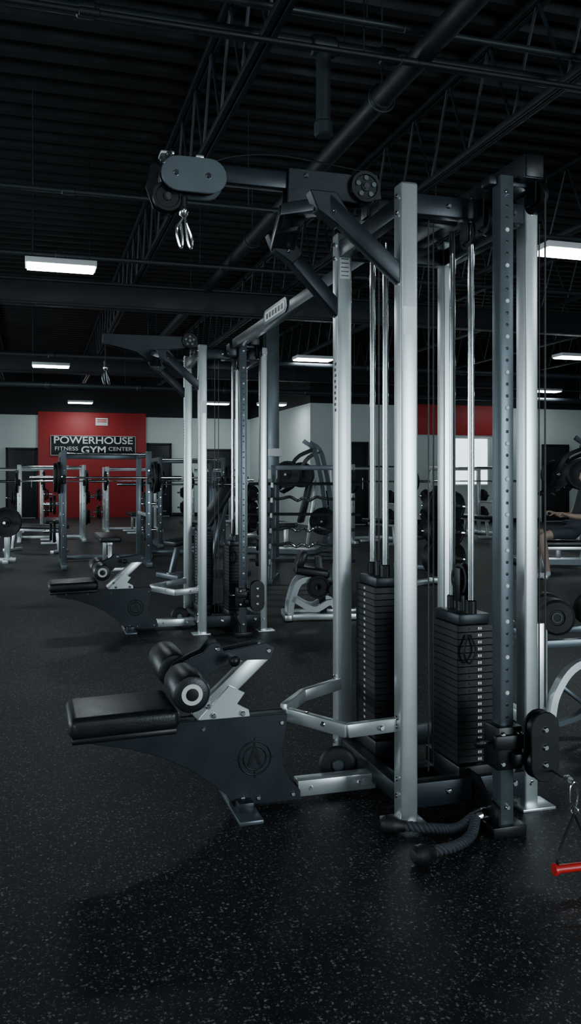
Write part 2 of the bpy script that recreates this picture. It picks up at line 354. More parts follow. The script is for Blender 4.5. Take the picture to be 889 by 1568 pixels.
# ------------------------------------------------------------------ lat pulldown / cable machine
Ys=3.13
def capv(yc,z0,z1,r,n=8):
    o=[]
    for i in range(n+1): t=math.pi*i/n; o.append((yc+r*math.cos(t),z1-r+r*math.sin(t)))
    for i in range(n+1): t=math.pi+math.pi*i/n; o.append((yc+r*math.cos(t),z0+r+r*math.sin(t)))
    return o
FAINT=mat('faint_label',(.85,.9,.91),.2,.5)
def lat_machine(plain_arm):
    m=Asm()
    ax_,bx_=1.29,1.79; ay,by=2.82,3.48
    W=.066
    for (x,y) in((ax_,ay),(ax_,by),(bx_,ay),(bx_,by)):
        m.box('columns',SILVER,(x,y,1.155),(W if x<1.5 else .056,W,2.30),.007,seg=3)
        m.box('foot_plates',SILVER,(x+(.02 if x>1.5 else -.01),y,.006),(.14,.11,.012),.003)
        m.box('foot_plates',BLACK,(x,y,2.306),(W*.9,W*.9,.008),.003)
    for y in(ay,by): m.box('base_frame',DARK,((ax_+bx_)/2,y,.10),(bx_-ax_,.055,.09),.005)
    for x in(ax_+.01,bx_): m.box('base_frame',DARK,(x,(ay+by)/2,.085),(.055,by-ay,.07),.005)
    m.box('base_frame',DARK,(1.54,Ys,.06),(.5,.07,.06),.005)
    dx,dy=1.577,2.637
    m.box('cable_column',STEEL,(dx,dy,1.16),(.052,.058,2.28),.004)
    m.box('cable_column',BLACK,(dx,dy,.02),(.13,.10,.04),.004)
    m.box('base_frame',DARK,(dx,(dy+ay)/2+.02,.06),(.06,ay-dy+.06,.07),.004)
    m.plate('base_frame',BLACK,[(2.60,.02),(2.84,.02),(2.84,.17),(2.74,.17),(2.66,.11),(2.60,.10)],dx-.033,.008,plane='YZ')
    z=.25; i=0
    while z<2.2:
        if i%3==0: m.bolt((dx,dy-.028,z),(0,-1,0),.008,.006,WHITEP)
        else: m.bolt((dx,dy-.0275,z),(0,-1,0),.007,.002,BLACK)
        z+=.0413; i+=1
    zt=2.235
    for y in(ay,by): m.box('top_frame',DARK,((ax_+bx_)/2,y,zt),(bx_-ax_-.05,.05,.075),.005)
    for x in(ax_,bx_): m.box('top_frame',DARK,(x,(ay+by)/2,zt),(.05,by-ay-.05,.075),.005)
    m.box('top_frame',DARK,(1.66,(2.57+3.66)/2,2.325),(.075,3.66-2.57,.085),.006)
    m.box('top_frame',BLACK,(1.66,2.567,2.325),(.068,.008,.078),.003)
    m.box('top_frame',DARK,(1.60,dy+.02,2.285),(.16,.06,.03),.004)
    for z in(.10,.16,.35,.38,1.95,1.99,2.20,2.26):
        m.bolt((ax_-.033,ay,z),(-1,0,0)); m.bolt((ax_-.033,by,z),(-1,0,0))
    for z in(.10,2.24):
        m.bolt((bx_,ay-.033,z),(0,-1,0)); m.bolt((dx,dy-.03,z),(0,-1,0),.009)
    for y in(2.70,2.95,3.2): m.bolt((1.622,y,2.325),(-1,0,0))
    for x in (1.45,1.72): m.bolt((x,ay-.028,.105),(0,-1,0),.012); m.bolt((x,ay-.026,zt),(0,-1,0),.010)
    def stack(x0,x1,y0,y1,zb,n,face):
        cx,cy=(x0+x1)/2,(y0+y1)/2; th=.0258
        m.box('stack_base',BLACK,(cx,cy,zb-.03),(x1-x0+.02,y1-y0+.06,.06),.006)
        m.box('stack_base',DARK,(cx,cy,.09),(x1-x0-.02,y1-y0,.10),.004)
        for i in range(n):
            zc=zb+th*(i+.5)
            m.box('weight_stack',STACK,(cx,cy,zc),(x1-x0,y1-y0,th-.0012),.0015,seg=1)
            if face=='Y':
                m.box('stack_numbers',WHITEP,(x0+.088,y0-.0008,zc),(.006,.001,.010),0); m.box('stack_numbers',WHITEP,(x0+.097,y0-.0008,zc),(.006,.001,.010),0)
                m.bolt((x0+.05,y0,zc),(0,-1,0),.004,.002,BLACK)
            else:
                m.box('stack_numbers',WHITEP,(x0-.0008,y0+.105,zc),(.001,.006,.010),0); m.box('stack_numbers',WHITEP,(x0-.0008,y0+.115,zc),(.001,.006,.010),0)
        zt_=zb+th*n
        m.box('stack_head',DARK,(cx,cy,zt_+.02),(x1-x0-.02,y1-y0-.02,.04),.006)
        for yy in(y0+.035,y1-.035):
            m.cyl('guide_rods',CHROME,(cx,yy,.10),(cx,yy,2.22),.0125,16)
            m.cyl('rod_collars',BLACK,(cx,yy,zt_+.03),(cx,yy,zt_+.09),.021,14)
        m.cyl('stack_head',DARK,(cx,cy,zt_+.03),(cx,cy,zt_+.10),.016,12)
        return cx,cy,zt_
    cx,cy,z1=stack(1.514,1.665,2.85,3.07,.177,20,'Y')
    pulley(m,(cx,cy,z1+.16),(1,0,0),.062)
    m.box('pulley_brackets',BLACK,(cx-.018,cy,z1+.14),(.006,.05,.13),.003); m.box('pulley_brackets',BLACK,(cx+.018,cy,z1+.14),(.006,.05,.13),.003)
    m.cyl('cables',RUBBER,(cx,cy-.06,z1+.16),(cx,cy-.06,2.22),.0035,6); m.cyl('cables',RUBBER,(cx,cy+.06,z1+.16),(cx,cy+.06,2.22),.0035,6)
    m.sweep('selector_lanyard',BLACK,[(1.55,2.838,.66),(1.53,2.83,.60),(1.55,2.828,.555),(1.58,2.83,.60),(1.56,2.838,.66)],.004,6)
    cx,cy,z2=stack(1.29+.045,1.44+.02,3.22,3.43,.177,24,'X')
    m.cyl('cables',RUBBER,(cx,cy,z2+.05),(cx,cy,2.32),.0035,6)
    for c in((1.70,2.62,2.235),):
        pulley(m,c,(1,0,0),.058)
        for s_ in(-1,1): m.plate('pulley_brackets',BLACK,[(c[1]-.03,c[2]-.03),(c[1]+.03,c[2]-.03),(c[1]+.035,c[2]+.06),(c[1]-.035,c[2]+.06)],c[0]+s_*.02,.006,plane='YZ')
    for c in((1.59,2.90,2.17),(1.59,2.78,2.19)):
        pulley(m,c,(1,0,0),.055)
        for s_ in(-1,1): m.plate('pulley_brackets',BLACK,[(c[1]-.025,c[2]-.03),(c[1]+.025,c[2]-.03),(c[1]+.03,c[2]+.12),(c[1]-.03,c[2]+.12)],c[0]+s_*.02,.006,plane='YZ')
    m.cyl('cables',RUBBER,(1.70,2.565,.45),(1.70,2.565,2.235),.0035,6)
    m.cyl('cables',RUBBER,(1.40,2.86,.16),(1.40,2.86,2.2),.003,6)
    m.cyl('cables',RUBBER,(1.44,2.90,.16),(1.44,2.90,2.2),.003,6)
    m.cyl('cables',RUBBER,(bx_+.03,ay-.035,.3),(bx_+.03,ay-.035,2.2),.003,6)
    m.box('pulley_carriage',BLACK,(dx,dy,.31),(.10,.10,.15),.008)
    m.box('pulley_carriage',BLACK,(dx+.02,dy-.055,.335),(.17,.02,.05),.005)
    m.box('pulley_carriage',BLACK,(dx+.06,dy-.06,.28),(.12,.05,.04),.006)
    m.cyl('pulley_carriage',CHROME,(dx-.05,dy-.02,.33),(dx-.09,dy-.02,.33),.008,10); m.lathe('pulley_carriage',BLACK,(dx-.09,dy-.02,.33),(-1,0,0),[(0,0),(.016,0),(.018,.02),(.012,.03),(0,.032)],12)
    for zz in(.26,.36): m.bolt((dx-.03,dy-.05,zz),(0,-1,0)); m.bolt((dx+.035,dy-.05,zz),(0,-1,0))
    pc=V((1.665,2.535,.33))
    for s_ in(-1,1): m.plate('swivel_pulley',BLACK,capv(pc.x,.21,.45,.055),pc.y+s_*.022,.008,plane='XZ')
    pulley(m,(pc.x,pc.y,.39),(0,1,0),.048,.026,'swivel_pulley'); pulley(m,(pc.x,pc.y,.27),(0,1,0),.048,.026,'swivel_pulley')
    for zz in(.27,.39,.33): m.bolt((pc.x,pc.y-.026,zz),(0,-1,0),.011)
    P=[(.176,.352),(.176,.305),(.34,.268),(.45,.228),(.55,.175),(.63,.115),(.69,.065),(.715,.02),(.975,.02),(.975,.055),(.935,.10),(.908,.16),(.905,.23),(.92,.29),(.925,.352)]
    for s_ in(-1,1):
        m.plate('seat_gusset',DARK,P,Ys+s_*.038,.012,.002)
    m.box('seat_frame',DARK,(.55,Ys,.325),(.74,.064,.05),.004)
    m.box('seat_frame',DARK,(.86,Ys,.04),(.20,.064,.06),.004)
    m.box('seat_frame',SILVER,(1.13,Ys,.055),(.32,.064,.062),.005)
    m.box('foot_plates',STEEL,(.75,Ys,.008),(.09,.36,.016),.004)
    m.box('foot_plates',DARK,(.75,Ys,.03),(.06,.20,.04),.004)
    for p in((.75,.05),(.81,.045),(.945,.045),(.90,.32),(.25,.325),(.42,.32),(.60,.32)): m.bolt((p[0],Ys-.044,p[1]),(0,-1,0),.009)
    for p in((1.02,.055),(1.22,.055)): m.bolt((p[0],Ys-.032,p[1]),(0,-1,0),.009)
    for R in(.062,.044): m.ring('emblem',BLACK,(.795,Ys-.0445,.195),(0,1,0),R,.003,36)
    for k in range(4):
        t=k*math.pi/2; c=V((.795+.06*math.cos(t),Ys-.045,.195+.06*math.sin(t)))
        m.box('emblem',BLACK,c,(.035 if k%2==0 else .004,.004,.004 if k%2==0 else .035),0)
    m.plate('emblem',BLACK,[(.765,.165),(.778,.165),(.795,.205),(.812,.165),(.825,.165),(.80,.235),(.79,.235)],Ys-.0455,.003,0)
    m.box('seat_cushion',VINYL,(.305,3.11,.395),(.38,.31,.075),.028,ry=math.radians(-1.5),seg=5)
    m.box('seat_cushion_base',BLACK,(.305,3.11,.352),(.36,.29,.022),.006,ry=math.radians(-1.5))
    m.box('seat_cushion_base',BLACK,(.47,3.11,.37),(.035,.28,.05),.01)
    for s_ in(-1,1):
        m.plate('roller_arm',DARK,[(.505,.465),(.475,.51),(.50,.555),(.56,.585),(.60,.60),(.63,.635),(.66,.635),(.68,.60),(.84,.625),(.875,.605),(.86,.56),(.72,.565),(.64,.53),(.58,.47)],Ys+s_*.036,.010,.002)
    m.beam('roller_support',SILVER,(.58,Ys,.35),(.85,Ys,.595),.055,.062)
    m.plate('roller_support',SILVER,[(.58,.345),(.78,.345),(.775,.375),(.73,.40),(.76,.44),(.70,.47)],Ys-.03,.008,.001)
    for p in((.85,.595),(.655,.612),(.75,.365),(.64,.365),(.62,.40)): m.bolt((p[0],Ys-.041,p[1]),(0,-1,0),.010)
    m.cyl('roller_arm',CHROME,(.70,Ys-.04,.58),(.70,Ys-.10,.58),.008,10); m.lathe('roller_arm',BLACK,(.70,Ys-.10,.58),(0,-1,0),[(0,0),(.018,0),(.02,.025),(.012,.032),(0,.034)],14)
    m.cyl('roller_axle',CHROME,(.514,2.835,.513),(.514,3.495,.513),.016,14)
    for y0_,y1_ in((2.84,3.06),(3.20,3.485)):
        l=y1_-y0_
        m.lathe('foam_rollers',VINYL,(.514,y0_,.513),(0,1,0),[(.02,.0),(.052,0),(.060,.004),(.065,.014),(.066,l/2),(.065,l-.014),(.060,l-.004),(.052,l),(.02,l)],36)
    m.lathe('roller_caps',WHITEP,(.514,2.842,.513),(0,-1,0),[(.020,0),(.036,0),(.036,.005),(.022,.007),(.020,.003)],28)
    m.lathe('roller_caps',BLACK,(.514,2.84,.513),(0,-1,0),[(.020,0),(.020,.008),(0,.010)],20)
    for pts in([(.93,Ys-.03,.345),(1.09,2.885,.33),(1.27,2.83,.355)],[(.93,Ys+.03,.345),(1.08,3.39,.335),(1.27,3.46,.355)]):
        m.beam('seat_braces',SILVER,pts[0],pts[1],.03,.05); m.beam('seat_braces',SILVER,pts[1],pts[2],.03,.05)
    m.bolt((.98,3.03,.36),(0,0,1)); m.bolt((1.2,2.83,.345),(0,-1,0)); m.bolt((1.02,2.955,.34),(-.7,-.7,0))
    q=V((-.35,-.93,0)).normalized()
    wc=(1.18,3.23,.085)
    m.lathe('transport_wheel',RUBBER,wc,q,[(.030,-.014),(.06,-.014),(.072,-.008),(.078,0),(.072,.008),(.06,.014),(.030,.014),(.030,-.014)],32)
    m.lathe('transport_wheel',STEEL,wc,q,[(0,-.012),(.02,-.012),(.030,-.004),(.030,.004),(.02,.012),(0,.012)],20)
    m.beam('transport_wheel',DARK,wc,(1.28,3.30,.085),.02,.02)
    for s_ in(-1,1):
        if not plain_arm: m.plate('lat_arm_neck',DARK,[(.93,2.425),(1.17,2.425),(1.30,2.40),(1.31,2.34),(1.20,2.315),(1.08,2.325),(1.02,2.30),(.985,2.21),(.90,2.19),(.925,2.30)],Ys+s_*.036,.010,.002)
        else: m.plate('lat_arm_neck',DARK,[(.537,2.405),(1.17,2.41),(1.30,2.39),(1.31,2.33),(1.20,2.315),(1.08,2.30),(.985,2.21),(.90,2.20),(.80,2.27),(.60,2.315),(.537,2.325)],Ys+s_*.036,.010,.002)
    if not plain_arm:
        m.box('lat_arm',DARK,(.86,Ys,2.382),(.44,.052,.066),.006)
        for s_ in(-1,1): m.plate('lat_arm_head',STEEL,capsule(.445,.69,2.295,2.425),Ys+s_*.040,.010,.002)
        pulley(m,(.50,Ys,2.36),(0,1,0),.055); pulley(m,(.62,Ys,2.36),(0,1,0),.055); pulley(m,(.475,Ys+.005,2.285),(0,1,0),.055)
        m.plate('lat_arm_head',BLACK,[(.42,2.42),(.40,2.33),(.43,2.25),(.49,2.225),(.54,2.26),(.55,2.34),(.50,2.43)],Ys+.055,.008,.002)
        for p in((.50,2.36),(.62,2.36),(.475,2.43-.005),(.45,2.40)): m.bolt((p[0],Ys-.045,p[1]),(0,-1,0),.011)
        m.box('lat_arm_head',SILVER,(.47,Ys,2.435),(.05,.07,.012),.003); m.box('lat_arm_head',SILVER,(.59,Ys,2.432),(.03,.07,.012),.003)
        m.bolt((1.28,Ys-.045,2.42),(0,-1,0)); m.bolt((1.00,Ys-.042,2.40),(0,-1,0))
        m.sweep('cables',RUBBER,[(.62,Ys,2.418),(.72,Ys-.01,2.455),(.88,Ys-.02,2.475),(1.05,Ys-.03,2.462),(1.235,Ys-.055,2.436)],.0035,6,8)
        hx,hz=.535,0
    else:
        m.box('lat_arm',DARK,(.86,Ys,2.36),(.60,.052,.05),.006); pulley(m,(.60,Ys,2.355),(0,1,0),.045)
        hx=.56
        m.cyl('cable_end',RUBBER,(hx,Ys,2.35),(hx,Ys,2.10),.004,6); hz=-.10
    pulley(m,(1.235,Ys-.055,2.375),(0,1,0),.060)
    for k in range(5):
        t=k*2*math.pi/5+.3; m.cyl('bolts',STEEL,(1.235+.034*math.cos(t),Ys-.068,2.375+.034*math.sin(t)),(1.235+.034*math.cos(t),Ys-.066,2.375+.034*math.sin(t)),.010,10)
    m.box('top_frame',DARK,(1.45,Ys,2.30),(.40,.06,.06),.005)
    m.box('top_frame',DARK,(1.29,Ys,2.285),(.05,.24,.05),.005)
    for yy in(2.86,3.42):
        m.beam('arm_wings',DARK,(.955,Ys,2.275),(1.0,yy,2.215),.10,.045)
        m.beam('arm_wings',DARK,(.985,yy,2.235),(1.275,ay if yy<3 else by,1.965),.05,.060)
        m.plate('arm_wings',DARK,[(.93,2.26),(1.03,2.26),(1.08,2.19),(1.04,2.14),(.96,2.19)],yy,.056,.004)
        m.bolt((.965,yy,2.25),(-1,0,.3)); m.bolt((1.02,yy-.03,2.19),(0,-1,0),.008)
    m.cyl('cable_end',BLACK,(hx,Ys,2.29+hz),(hx,Ys,2.24+hz),.014,12); m.lathe('cable_end',CHROME,(hx,Ys,2.25+hz),(0,0,-1),[(0,0),(.016,.0),(.02,.012),(.016,.03),(.007,.04),(0,.04)],14)
    for dx_ in(-.018,.018):
        m.sweep('cable_end',CHROME,[(hx+dx_*.3,Ys,2.21+hz),(hx+dx_-.008,Ys,2.17+hz),(hx+dx_,Ys,2.12+hz),(hx+dx_+.01,Ys,2.10+hz),(hx+dx_+.012,Ys,2.14+hz),(hx+dx_*.6,Ys,2.19+hz)],.006,8,5)
    m.box('labels',WHITEP,(ax_,by-.0335,2.16),(.045,.001,.105),0)
    for k in range(5): m.box('label_print',STEEL,(ax_,by-.0345,2.12+.018*k),(.035,.001,.005),0)
    for k in range(9): m.box('label_print',BLACK,(ax_-.0335,by-.008+.006*(k%2),1.54+.025*k),(.001,.018,.012),0)
    m.box('label_print',FAINT,(ax_,ay-.0335,1.81),(.05,.001,.10),0)
    return m
lat_machine(False).done('lat_pulldown_machine',(0,0,0)); lat_machine(True).done('lat_pulldown_machine',(0,3.86,0))
a=Asm(); a.box('beam',DARK,(1.53,5.08,2.30),(.06,2.90,.075),.005)
a.plate('nameplate',STEEL,[(p[0],p[1]) for p in capsule(5.0,5.55,2.27,2.37)],1.495,.008,plane='YZ')
a.plate('nameplate_face',WHITEP,[(p[0],p[1]) for p in capsule(5.04,5.51,2.29,2.35)],1.4905,.003,.0005,plane='YZ')
for k in range(6): a.box('nameplate_print',BLACK,(1.4885,5.10+k*.07,2.32),(.001,.045,.035),0)
a.box('bracket',DARK,(1.53,3.56,2.26),(.10,.12,.10),.005); a.box('bracket',DARK,(1.53,6.60,2.26),(.10,.12,.10),.005)
r_=a.done('connecting_beam')

# ------------------------------------------------------------------ rope, handle
a=Asm()
def rope(pts):
    n=90; P=[V(p) for p in pts]; Q=[P[0]*2-P[1]]+P+[P[-1]*2-P[-2]]; C=[]
    segs=len(P)-1
    for j in range(n+1):
        s_=min(j/n*segs,segs-1e-6); i=int(s_)+1; u=s_-int(s_); A,B,Cc,D=Q[i-1],Q[i],Q[i+1],Q[i+2]
        C.append(.5*((2*B)+(Cc-A)*u+(2*A-5*B+4*Cc-D)*u*u+(3*B-A-3*Cc+D)*u**3))
    for st in range(3):
        o=[]
        for j,c in enumerate(C):
            tg=(C[min(j+1,n)]-C[max(j-1,0)]).normalized(); s1=V((0,0,1)).cross(tg).normalized(); s2_=tg.cross(s1)
            t=j*.5+st*2*math.pi/3; o.append(c+s1*.0105*math.cos(t)+s2_*.0105*math.sin(t))
        a.sweep('rope',ROPE,o,.0085,8,1)
    e=(C[-1]-C[-3]).normalized()
    a.lathe('rubber_ends',RUBBER,C[-1]-e*.025,e,[(0,0),(.021,0),(.022,.02),(.028,.028),(.032,.045),(.030,.07),(.018,.083),(0,.086)],20)
zr=.022
rope([(1.500,2.690,.05),(1.42,2.672,zr),(1.34,2.69,zr),(1.22,2.735,.030)])
rope([(1.500,2.685,.05),(1.44,2.61,zr),(1.35,2.545,zr),(1.22,2.505,.030)])
a.lathe('clamp',CHROME,(1.488,2.687,.045),(1,0,.2),[(0,0),(.026,0),(.026,.03),(0,.03)],18)
a.ring('clip',CHROME,(1.53,2.688,.056),(0,1,0),.018,.005,20)
a.done('triceps_rope')
a=Asm()
def camp(lat,d,z): return (.290*d+.957*lat,.957*d-.290*lat,z)
h1=V(camp(.80,2.57,.06)); h2=V(camp(.925,2.60,.06)); h=(h2-h1).normalized()
a.cyl('grip',REDP,h1,h2,.013,16); a.lathe('grip_end',REDP,h1,-h,[(0,-.005),(.018,-.005),(.018,.004),(0,.006)],16); a.lathe('grip_end',REDP,h2,h,[(0,-.005),(.018,-.005),(.018,.004),(0,.006)],16)
top=V(camp(.895,2.68,.185))
a.sweep('strap',RUBBER,[h1+h*.01,h1+h*.012+V((0,0,.05)),top],.004,6,4); a.sweep('strap',RUBBER,[h2-h*.01,h2-h*.012+V((0,0,.05)),top],.004,6,4)
a.ring('ring',CHROME,top+V((0,0,.012)),(1,.4,0),.013,.003,18)
c2=top+V((0,0,.055)); a.sweep('carabiner',CHROME,[c2+V((0,0,-.04)),c2+V((.014,0,-.01)),c2+V((.012,0,.03)),c2+V((0,0,.045)),c2+V((-.012,0,.03)),c2+V((-.012,0,-.01)),c2+V((0,0,-.04))],.0038,8,5)
c3=c2+V((0,0,.045))
a.sweep('cable',RUBBER,[c3,(c3+V((1.70,2.52,.235)))/2,(1.695,2.53,.245)],.0035,6,4); a.lathe('cable_stop',CHROME,c3+(V((1.695,2.53,.245))-c3)*.15,(V((1.695,2.53,.245))-c3),[(0,0),(.010,0),(.013,.02),(.008,.045),(0,.045)],12)
a.done('cable_handle')

# ------------------------------------------------------------------ generic gym equipment
def flat_bench(a,c,L=1.15,ang=0,z=.43,fr=SILVER):
    x,y=c
    a.box('bench_pad',VINYL,(x,y,z),(.28,L,.07),.02,seg=3)
    a.beam('bench_frame',fr,(x,y-L*.45,z-.06),(x,y+L*.45,z-.06),.06,.05)
    for s_ in(-1,1):
        a.beam('bench_frame',fr,(x,y+s_*L*.38,z-.07),(x,y+s_*L*.42,.03),.05,.05,up=(0,1,0)); a.box('bench_frame',fr,(x,y+s_*L*.42,.03),(.42,.06,.05),.005)
def power_rack(w=1.15,d=1.15,h=1.62,up=STEEL,bar=1.25,bench=True,plates=((.22,.045),(.20,.04))):
    a=Asm()
    for x in(-w/2,w/2):
        for y in(0,d): a.box('uprights',up,(x,y,h/2),(.075,.075,h),.006)
        a.box('base_rails',up,(x,d/2,.04),(.075,d+.35,.07),.006)
        a.box('top_rails',up,(x,d/2,h-.04),(.06,d,.07),.006)
        a.box('safety_bars',SILVER,(x+(-.0),d/2,.72),(.045,d,.05),.005)
        a.plate('j_hooks',BLACK,[(-.16,bar-.07),(-.03,bar-.09),(-.03,bar+.04),(-.055,bar+.04),(-.055,bar-.03),(-.13,bar-.03),(-.13,bar+.01),(-.16,bar+.01)],x,.05,plane='YZ')
        for zz in range(8): a.bolt((x,-.038,.3+zz*.15),(0,-1,0),.012,.006)
        for zz,r in((.45,.17),(.85,.15)):
            s_=1 if x>0 else -1
            a.cyl('plate_horns',CHROME,(x+s_*.03,d,zz),(x+s_*.26,d,zz),.024,12); wplate(a,(x+s_*.10,d,zz),(1,0,0),r,.04); wplate(a,(x+s_*.15,d,zz),(1,0,0),r*.8,.035)
    a.box('crossbars',up,(0,d,h-.05),(w,.06,.08),.005); a.box('crossbars',up,(0,d,.05),(w,.06,.06),.005)
    a.cyl('pull_up_bar',CHROME,(-w/2,.05,h-.04),(w/2,.05,h-.04),.018,12)
    barbell(a,(0,-.085,bar),2.05,'X',plates)
    if bench: flat_bench(a,(0,-.05))
    return a
R1=power_rack()
R1.done('power_rack',(.98,12.0,0),0); R1.done('power_rack',(2.75,15.2,0),0)
R2=power_rack(1.2,.9,1.5,SILVER,1.18,True,((.22,.05),))
R2.done('bench_press_rack',(.35,17.0,0)); R2.done('bench_press_rack',(2.2,19.5,0)); R2.done('bench_press_rack',(6.3,14.9,0),.1); R2.done('bench_press_rack',(8.9,16.0,0))
R2.done('bench_press_rack',(-.4,20.6,0)); R2.done('bench_press_rack',(4.6,22.0,0))
def plate_tree():
    a=Asm()
    a.beam('frame',SILVER,(0,0,.05),(0,0,1.05),.07,.07)
    for s_ in(-1,1): a.beam('frame',SILVER,(-.32,s_*.18,.04),(.32,s_*.18,.04),.06,.06)
    a.beam('frame',SILVER,(0,-.2,.05),(0,.2,.05),.06,.06)
    for z,r in((.32,.22),(.62,.17),(.92,.20)):
        for s_ in(-1,1):
            a.cyl('horns',CHROME,(0,s_*.03,z),(0,s_*.30,z),.024,12)
            for k in range(3): wplate(a,(0,s_*(.08+k*.045),z),(0,1,0),r*(1-.1*k),.04)
    return a
T=plate_tree(); T.done('weight_plate_tree',(4.3,17.3,0),.6); T.done('weight_plate_tree',(4.55,8.9,0),.5)
a=Asm()
a.beam('frame',SILVER,(0,0,.05),(0,0,.62),.08,.08); a.beam('frame',SILVER,(-.45,0,.035),(.12,0,.035),.07,.07); a.box('frame',SILVER,(0,0,.03),(.08,.5,.06),.005)
a.beam('frame',SILVER,(-.4,0,.05),(-.02,0,.5),.05,.05)
a.cyl('horn',CHROME,(0,-.03,.60),(0,-.35,.60),.024,12)
for k in range(2): wplate(a,(0,-.09-.05*k,.60),(0,1,0),.22,.045)
a.done('plate_stand',(-.36,13.2,0),-.1)
def incline():
    a=Asm()
    a.beam('frame',STEEL,(-.5,0,.05),(.55,0,.05),.07,.06); a.beam('frame',STEEL,(.1,0,.05),(.35,0,.95),.07,.06)
    for x in(-.48,.52): a.box('frame',STEEL,(x,0,.035),(.07,.55,.06),.006)
    a.beam('frame',STEEL,(-.45,0,.05),(-.35,0,.42),.06,.06)
    a.box('seat_pad',VINYL,(-.30,0,.46),(.36,.30,.07),.02,ry=-.15,seg=3); a.beam('back_pad',VINYL,(-.08,0,.50),(.38,0,1.12),.28,.07,.02)
    return a
I=incline(); I.done('incline_bench',(2.05,10.6,0),.35); I.done('incline_bench',(5.35,10.9,0),.6)
# squat stand behind second machine (grey upright with angled foot)
a=Asm()
for s_ in(-1,1):
    a.beam('uprights',STEEL,(0,s_*.5,.05),(0,s_*.5,1.35),.07,.07); a.beam('uprights',SILVER,(.02,s_*.5,.60),(.42,s_*.5,.05),.05,.05); a.beam('base_rails',STEEL,(-.25,s_*.5,.035),(.48,s_*.5,.035),.07,.06)
    a.plate('j_hooks',BLACK,[(-.14,1.10),(-.03,1.08),(-.03,1.20),(-.055,1.20),(-.055,1.13),(-.12,1.13),(-.12,1.16),(-.14,1.16)],s_*.5,.05)
a.beam('base_rails',STEEL,(.40,-.5,.05),(.40,.5,.05),.06,.06)
barbell(a,(-.088,0,1.145),2.0,'Y',((.12,.03),))
a.done('squat_stand',(2.25,13.3,0),1.45)
def curl_rack():
    a=Asm()
    for x in(-.38,.38):
        a.box('uprights',STEEL,(x,0,.70),(.06,.06,1.4),.005); a.box('feet',STEEL,(x,-.05,.03),(.07,.7,.06),.005)
        a.beam('uprights',STEEL,(x,-.36,.05),(x,0,1.3),.05,.05)
    a.box('crossbars',STEEL,(0,0,.25),(.76,.05,.06),.005); a.box('crossbars',STEEL,(0,0,1.37),(.76,.05,.06),.005)
    for i,z in enumerate((.26,.44,.62,.80,.98,1.16)):
        y=-.40+.30*(z/1.2)
        for x in(-.38,.38):
            a.plate('cradles',SILVER,[(y-.05,z-.03),(y+.08,z-.05),(y+.08,z),(y,z-.01),(y-.02,z+.03),(y-.05,z+.03)],x,.03,plane='YZ')
        w=.62+.05*(i%2); yb=y-.01
        if i in(1,2,4):
            pts=[(-w,yb,z+.015),(-.30,yb,z+.015),(-.16,yb-.02,z+.04),(-.07,yb+.0,z-.005),(.0,yb,z+.03),(.07,yb,z-.005),(.16,yb-.02,z+.04),(.30,yb,z+.015),(w,yb,z+.015)]
        else: pts=[(-w,yb,z+.015),(0,yb,z+.015),(w,yb,z+.015)]
        a.sweep('curl_bars',CHROME,pts,.018,8,3)
        for s_ in(-1,1):
            for k in range(2): wplate(a,(s_*(.47+k*.05),yb,z+.015),(1,0,0),.085-.015*k,.045,'fixed_weights')
    return a
C=curl_rack(); C.done('curl_bar_rack',(3.15,9.8,0),-.40)
def plate_machine(arms=True,h=1.9):
    a=Asm()
    for s_ in(-1,1):
        a.sweep('frame',STEEL,[(-.75,s_*.30,.05),(-.2,s_*.32,.05),(.45,s_*.32,.05),(.62,s_*.32,.25),(.60,s_*.32,.9),(.45,s_*.30,h-.25),(.25,s_*.28,h-.05)],.03,8,4,rect=(.06,.07))
        a.sweep('lever_arms',BLACK,[(.40,s_*.36,h-.2),(.15,s_*.45,h-.35),(-.05,s_*.48,h-.75),(-.25,s_*.40,1.0)],.03,8,4,rect=(.05,.06))
        a.cyl('handles',RUBBER,(-.25,s_*.42,1.0),(-.25,s_*.22,1.02),.018,12)
        a.cyl('plate_horns',CHROME,(.05,s_*.42,h-.60),(.05,s_*.78,h-.60),.024,12)
        for k in range(3): wplate(a,(.05,s_*(.52+k*.05),h-.60),(0,1,0),.22,.042)
        a.cyl('plate_horns',CHROME,(.60,s_*.32,.55),(.60,s_*.60,.55),.024,12)
        for k in range(2): wplate(a,(.60,s_*(.42+k*.05),.55),(0,1,0),.22,.042)
    for p in((-.72,.05),(.4,.05),(.40,h-.2)): a.beam('frame',STEEL,(p[0],-.34,p[1]),(p[0],.34,p[1]),.06,.06)
    a.beam('seat_post',SILVER,(-.72,0,.05),(.45,0,.05),.07,.07); a.beam('seat_post',SILVER,(-.10,0,.05),(-.10,0,.42),.07,.07)
    a.box('seat_pad',VINYL,(-.14,0,.455),(.42,.34,.08),.025,seg=4)
    a.beam('back_pad',VINYL,(.14,0,.50),(.30,0,1.15),.30,.08,.025); a.beam('seat_post',SILVER,(.25,0,.05),(.42,0,1.25),.06,.05)
    return a
PM=plate_machine()
PM.done('plate_loaded_press_machine',(4.15,13.6,0),-.5)
PM.done('plate_loaded_press_machine',(9.4,13.0,0),.2)
PR=-math.radians(16.86)
pb=V(camp(3.54,10.6,0))
q_=V(camp(4.0,12.4,0)); PM.done('plate_loaded_press_machine',(q_.x,q_.y,0),PR)
a=Asm()
flat_bench(a,(0,0),1.0,0,.43); a.done('flat_bench',(pb.x,pb.y,0),PR+math.radians(90))
a=Asm(); flat_bench(a,(0,0),1.15,0,.43); a.done('flat_bench',(.05,14.9,0),.9)
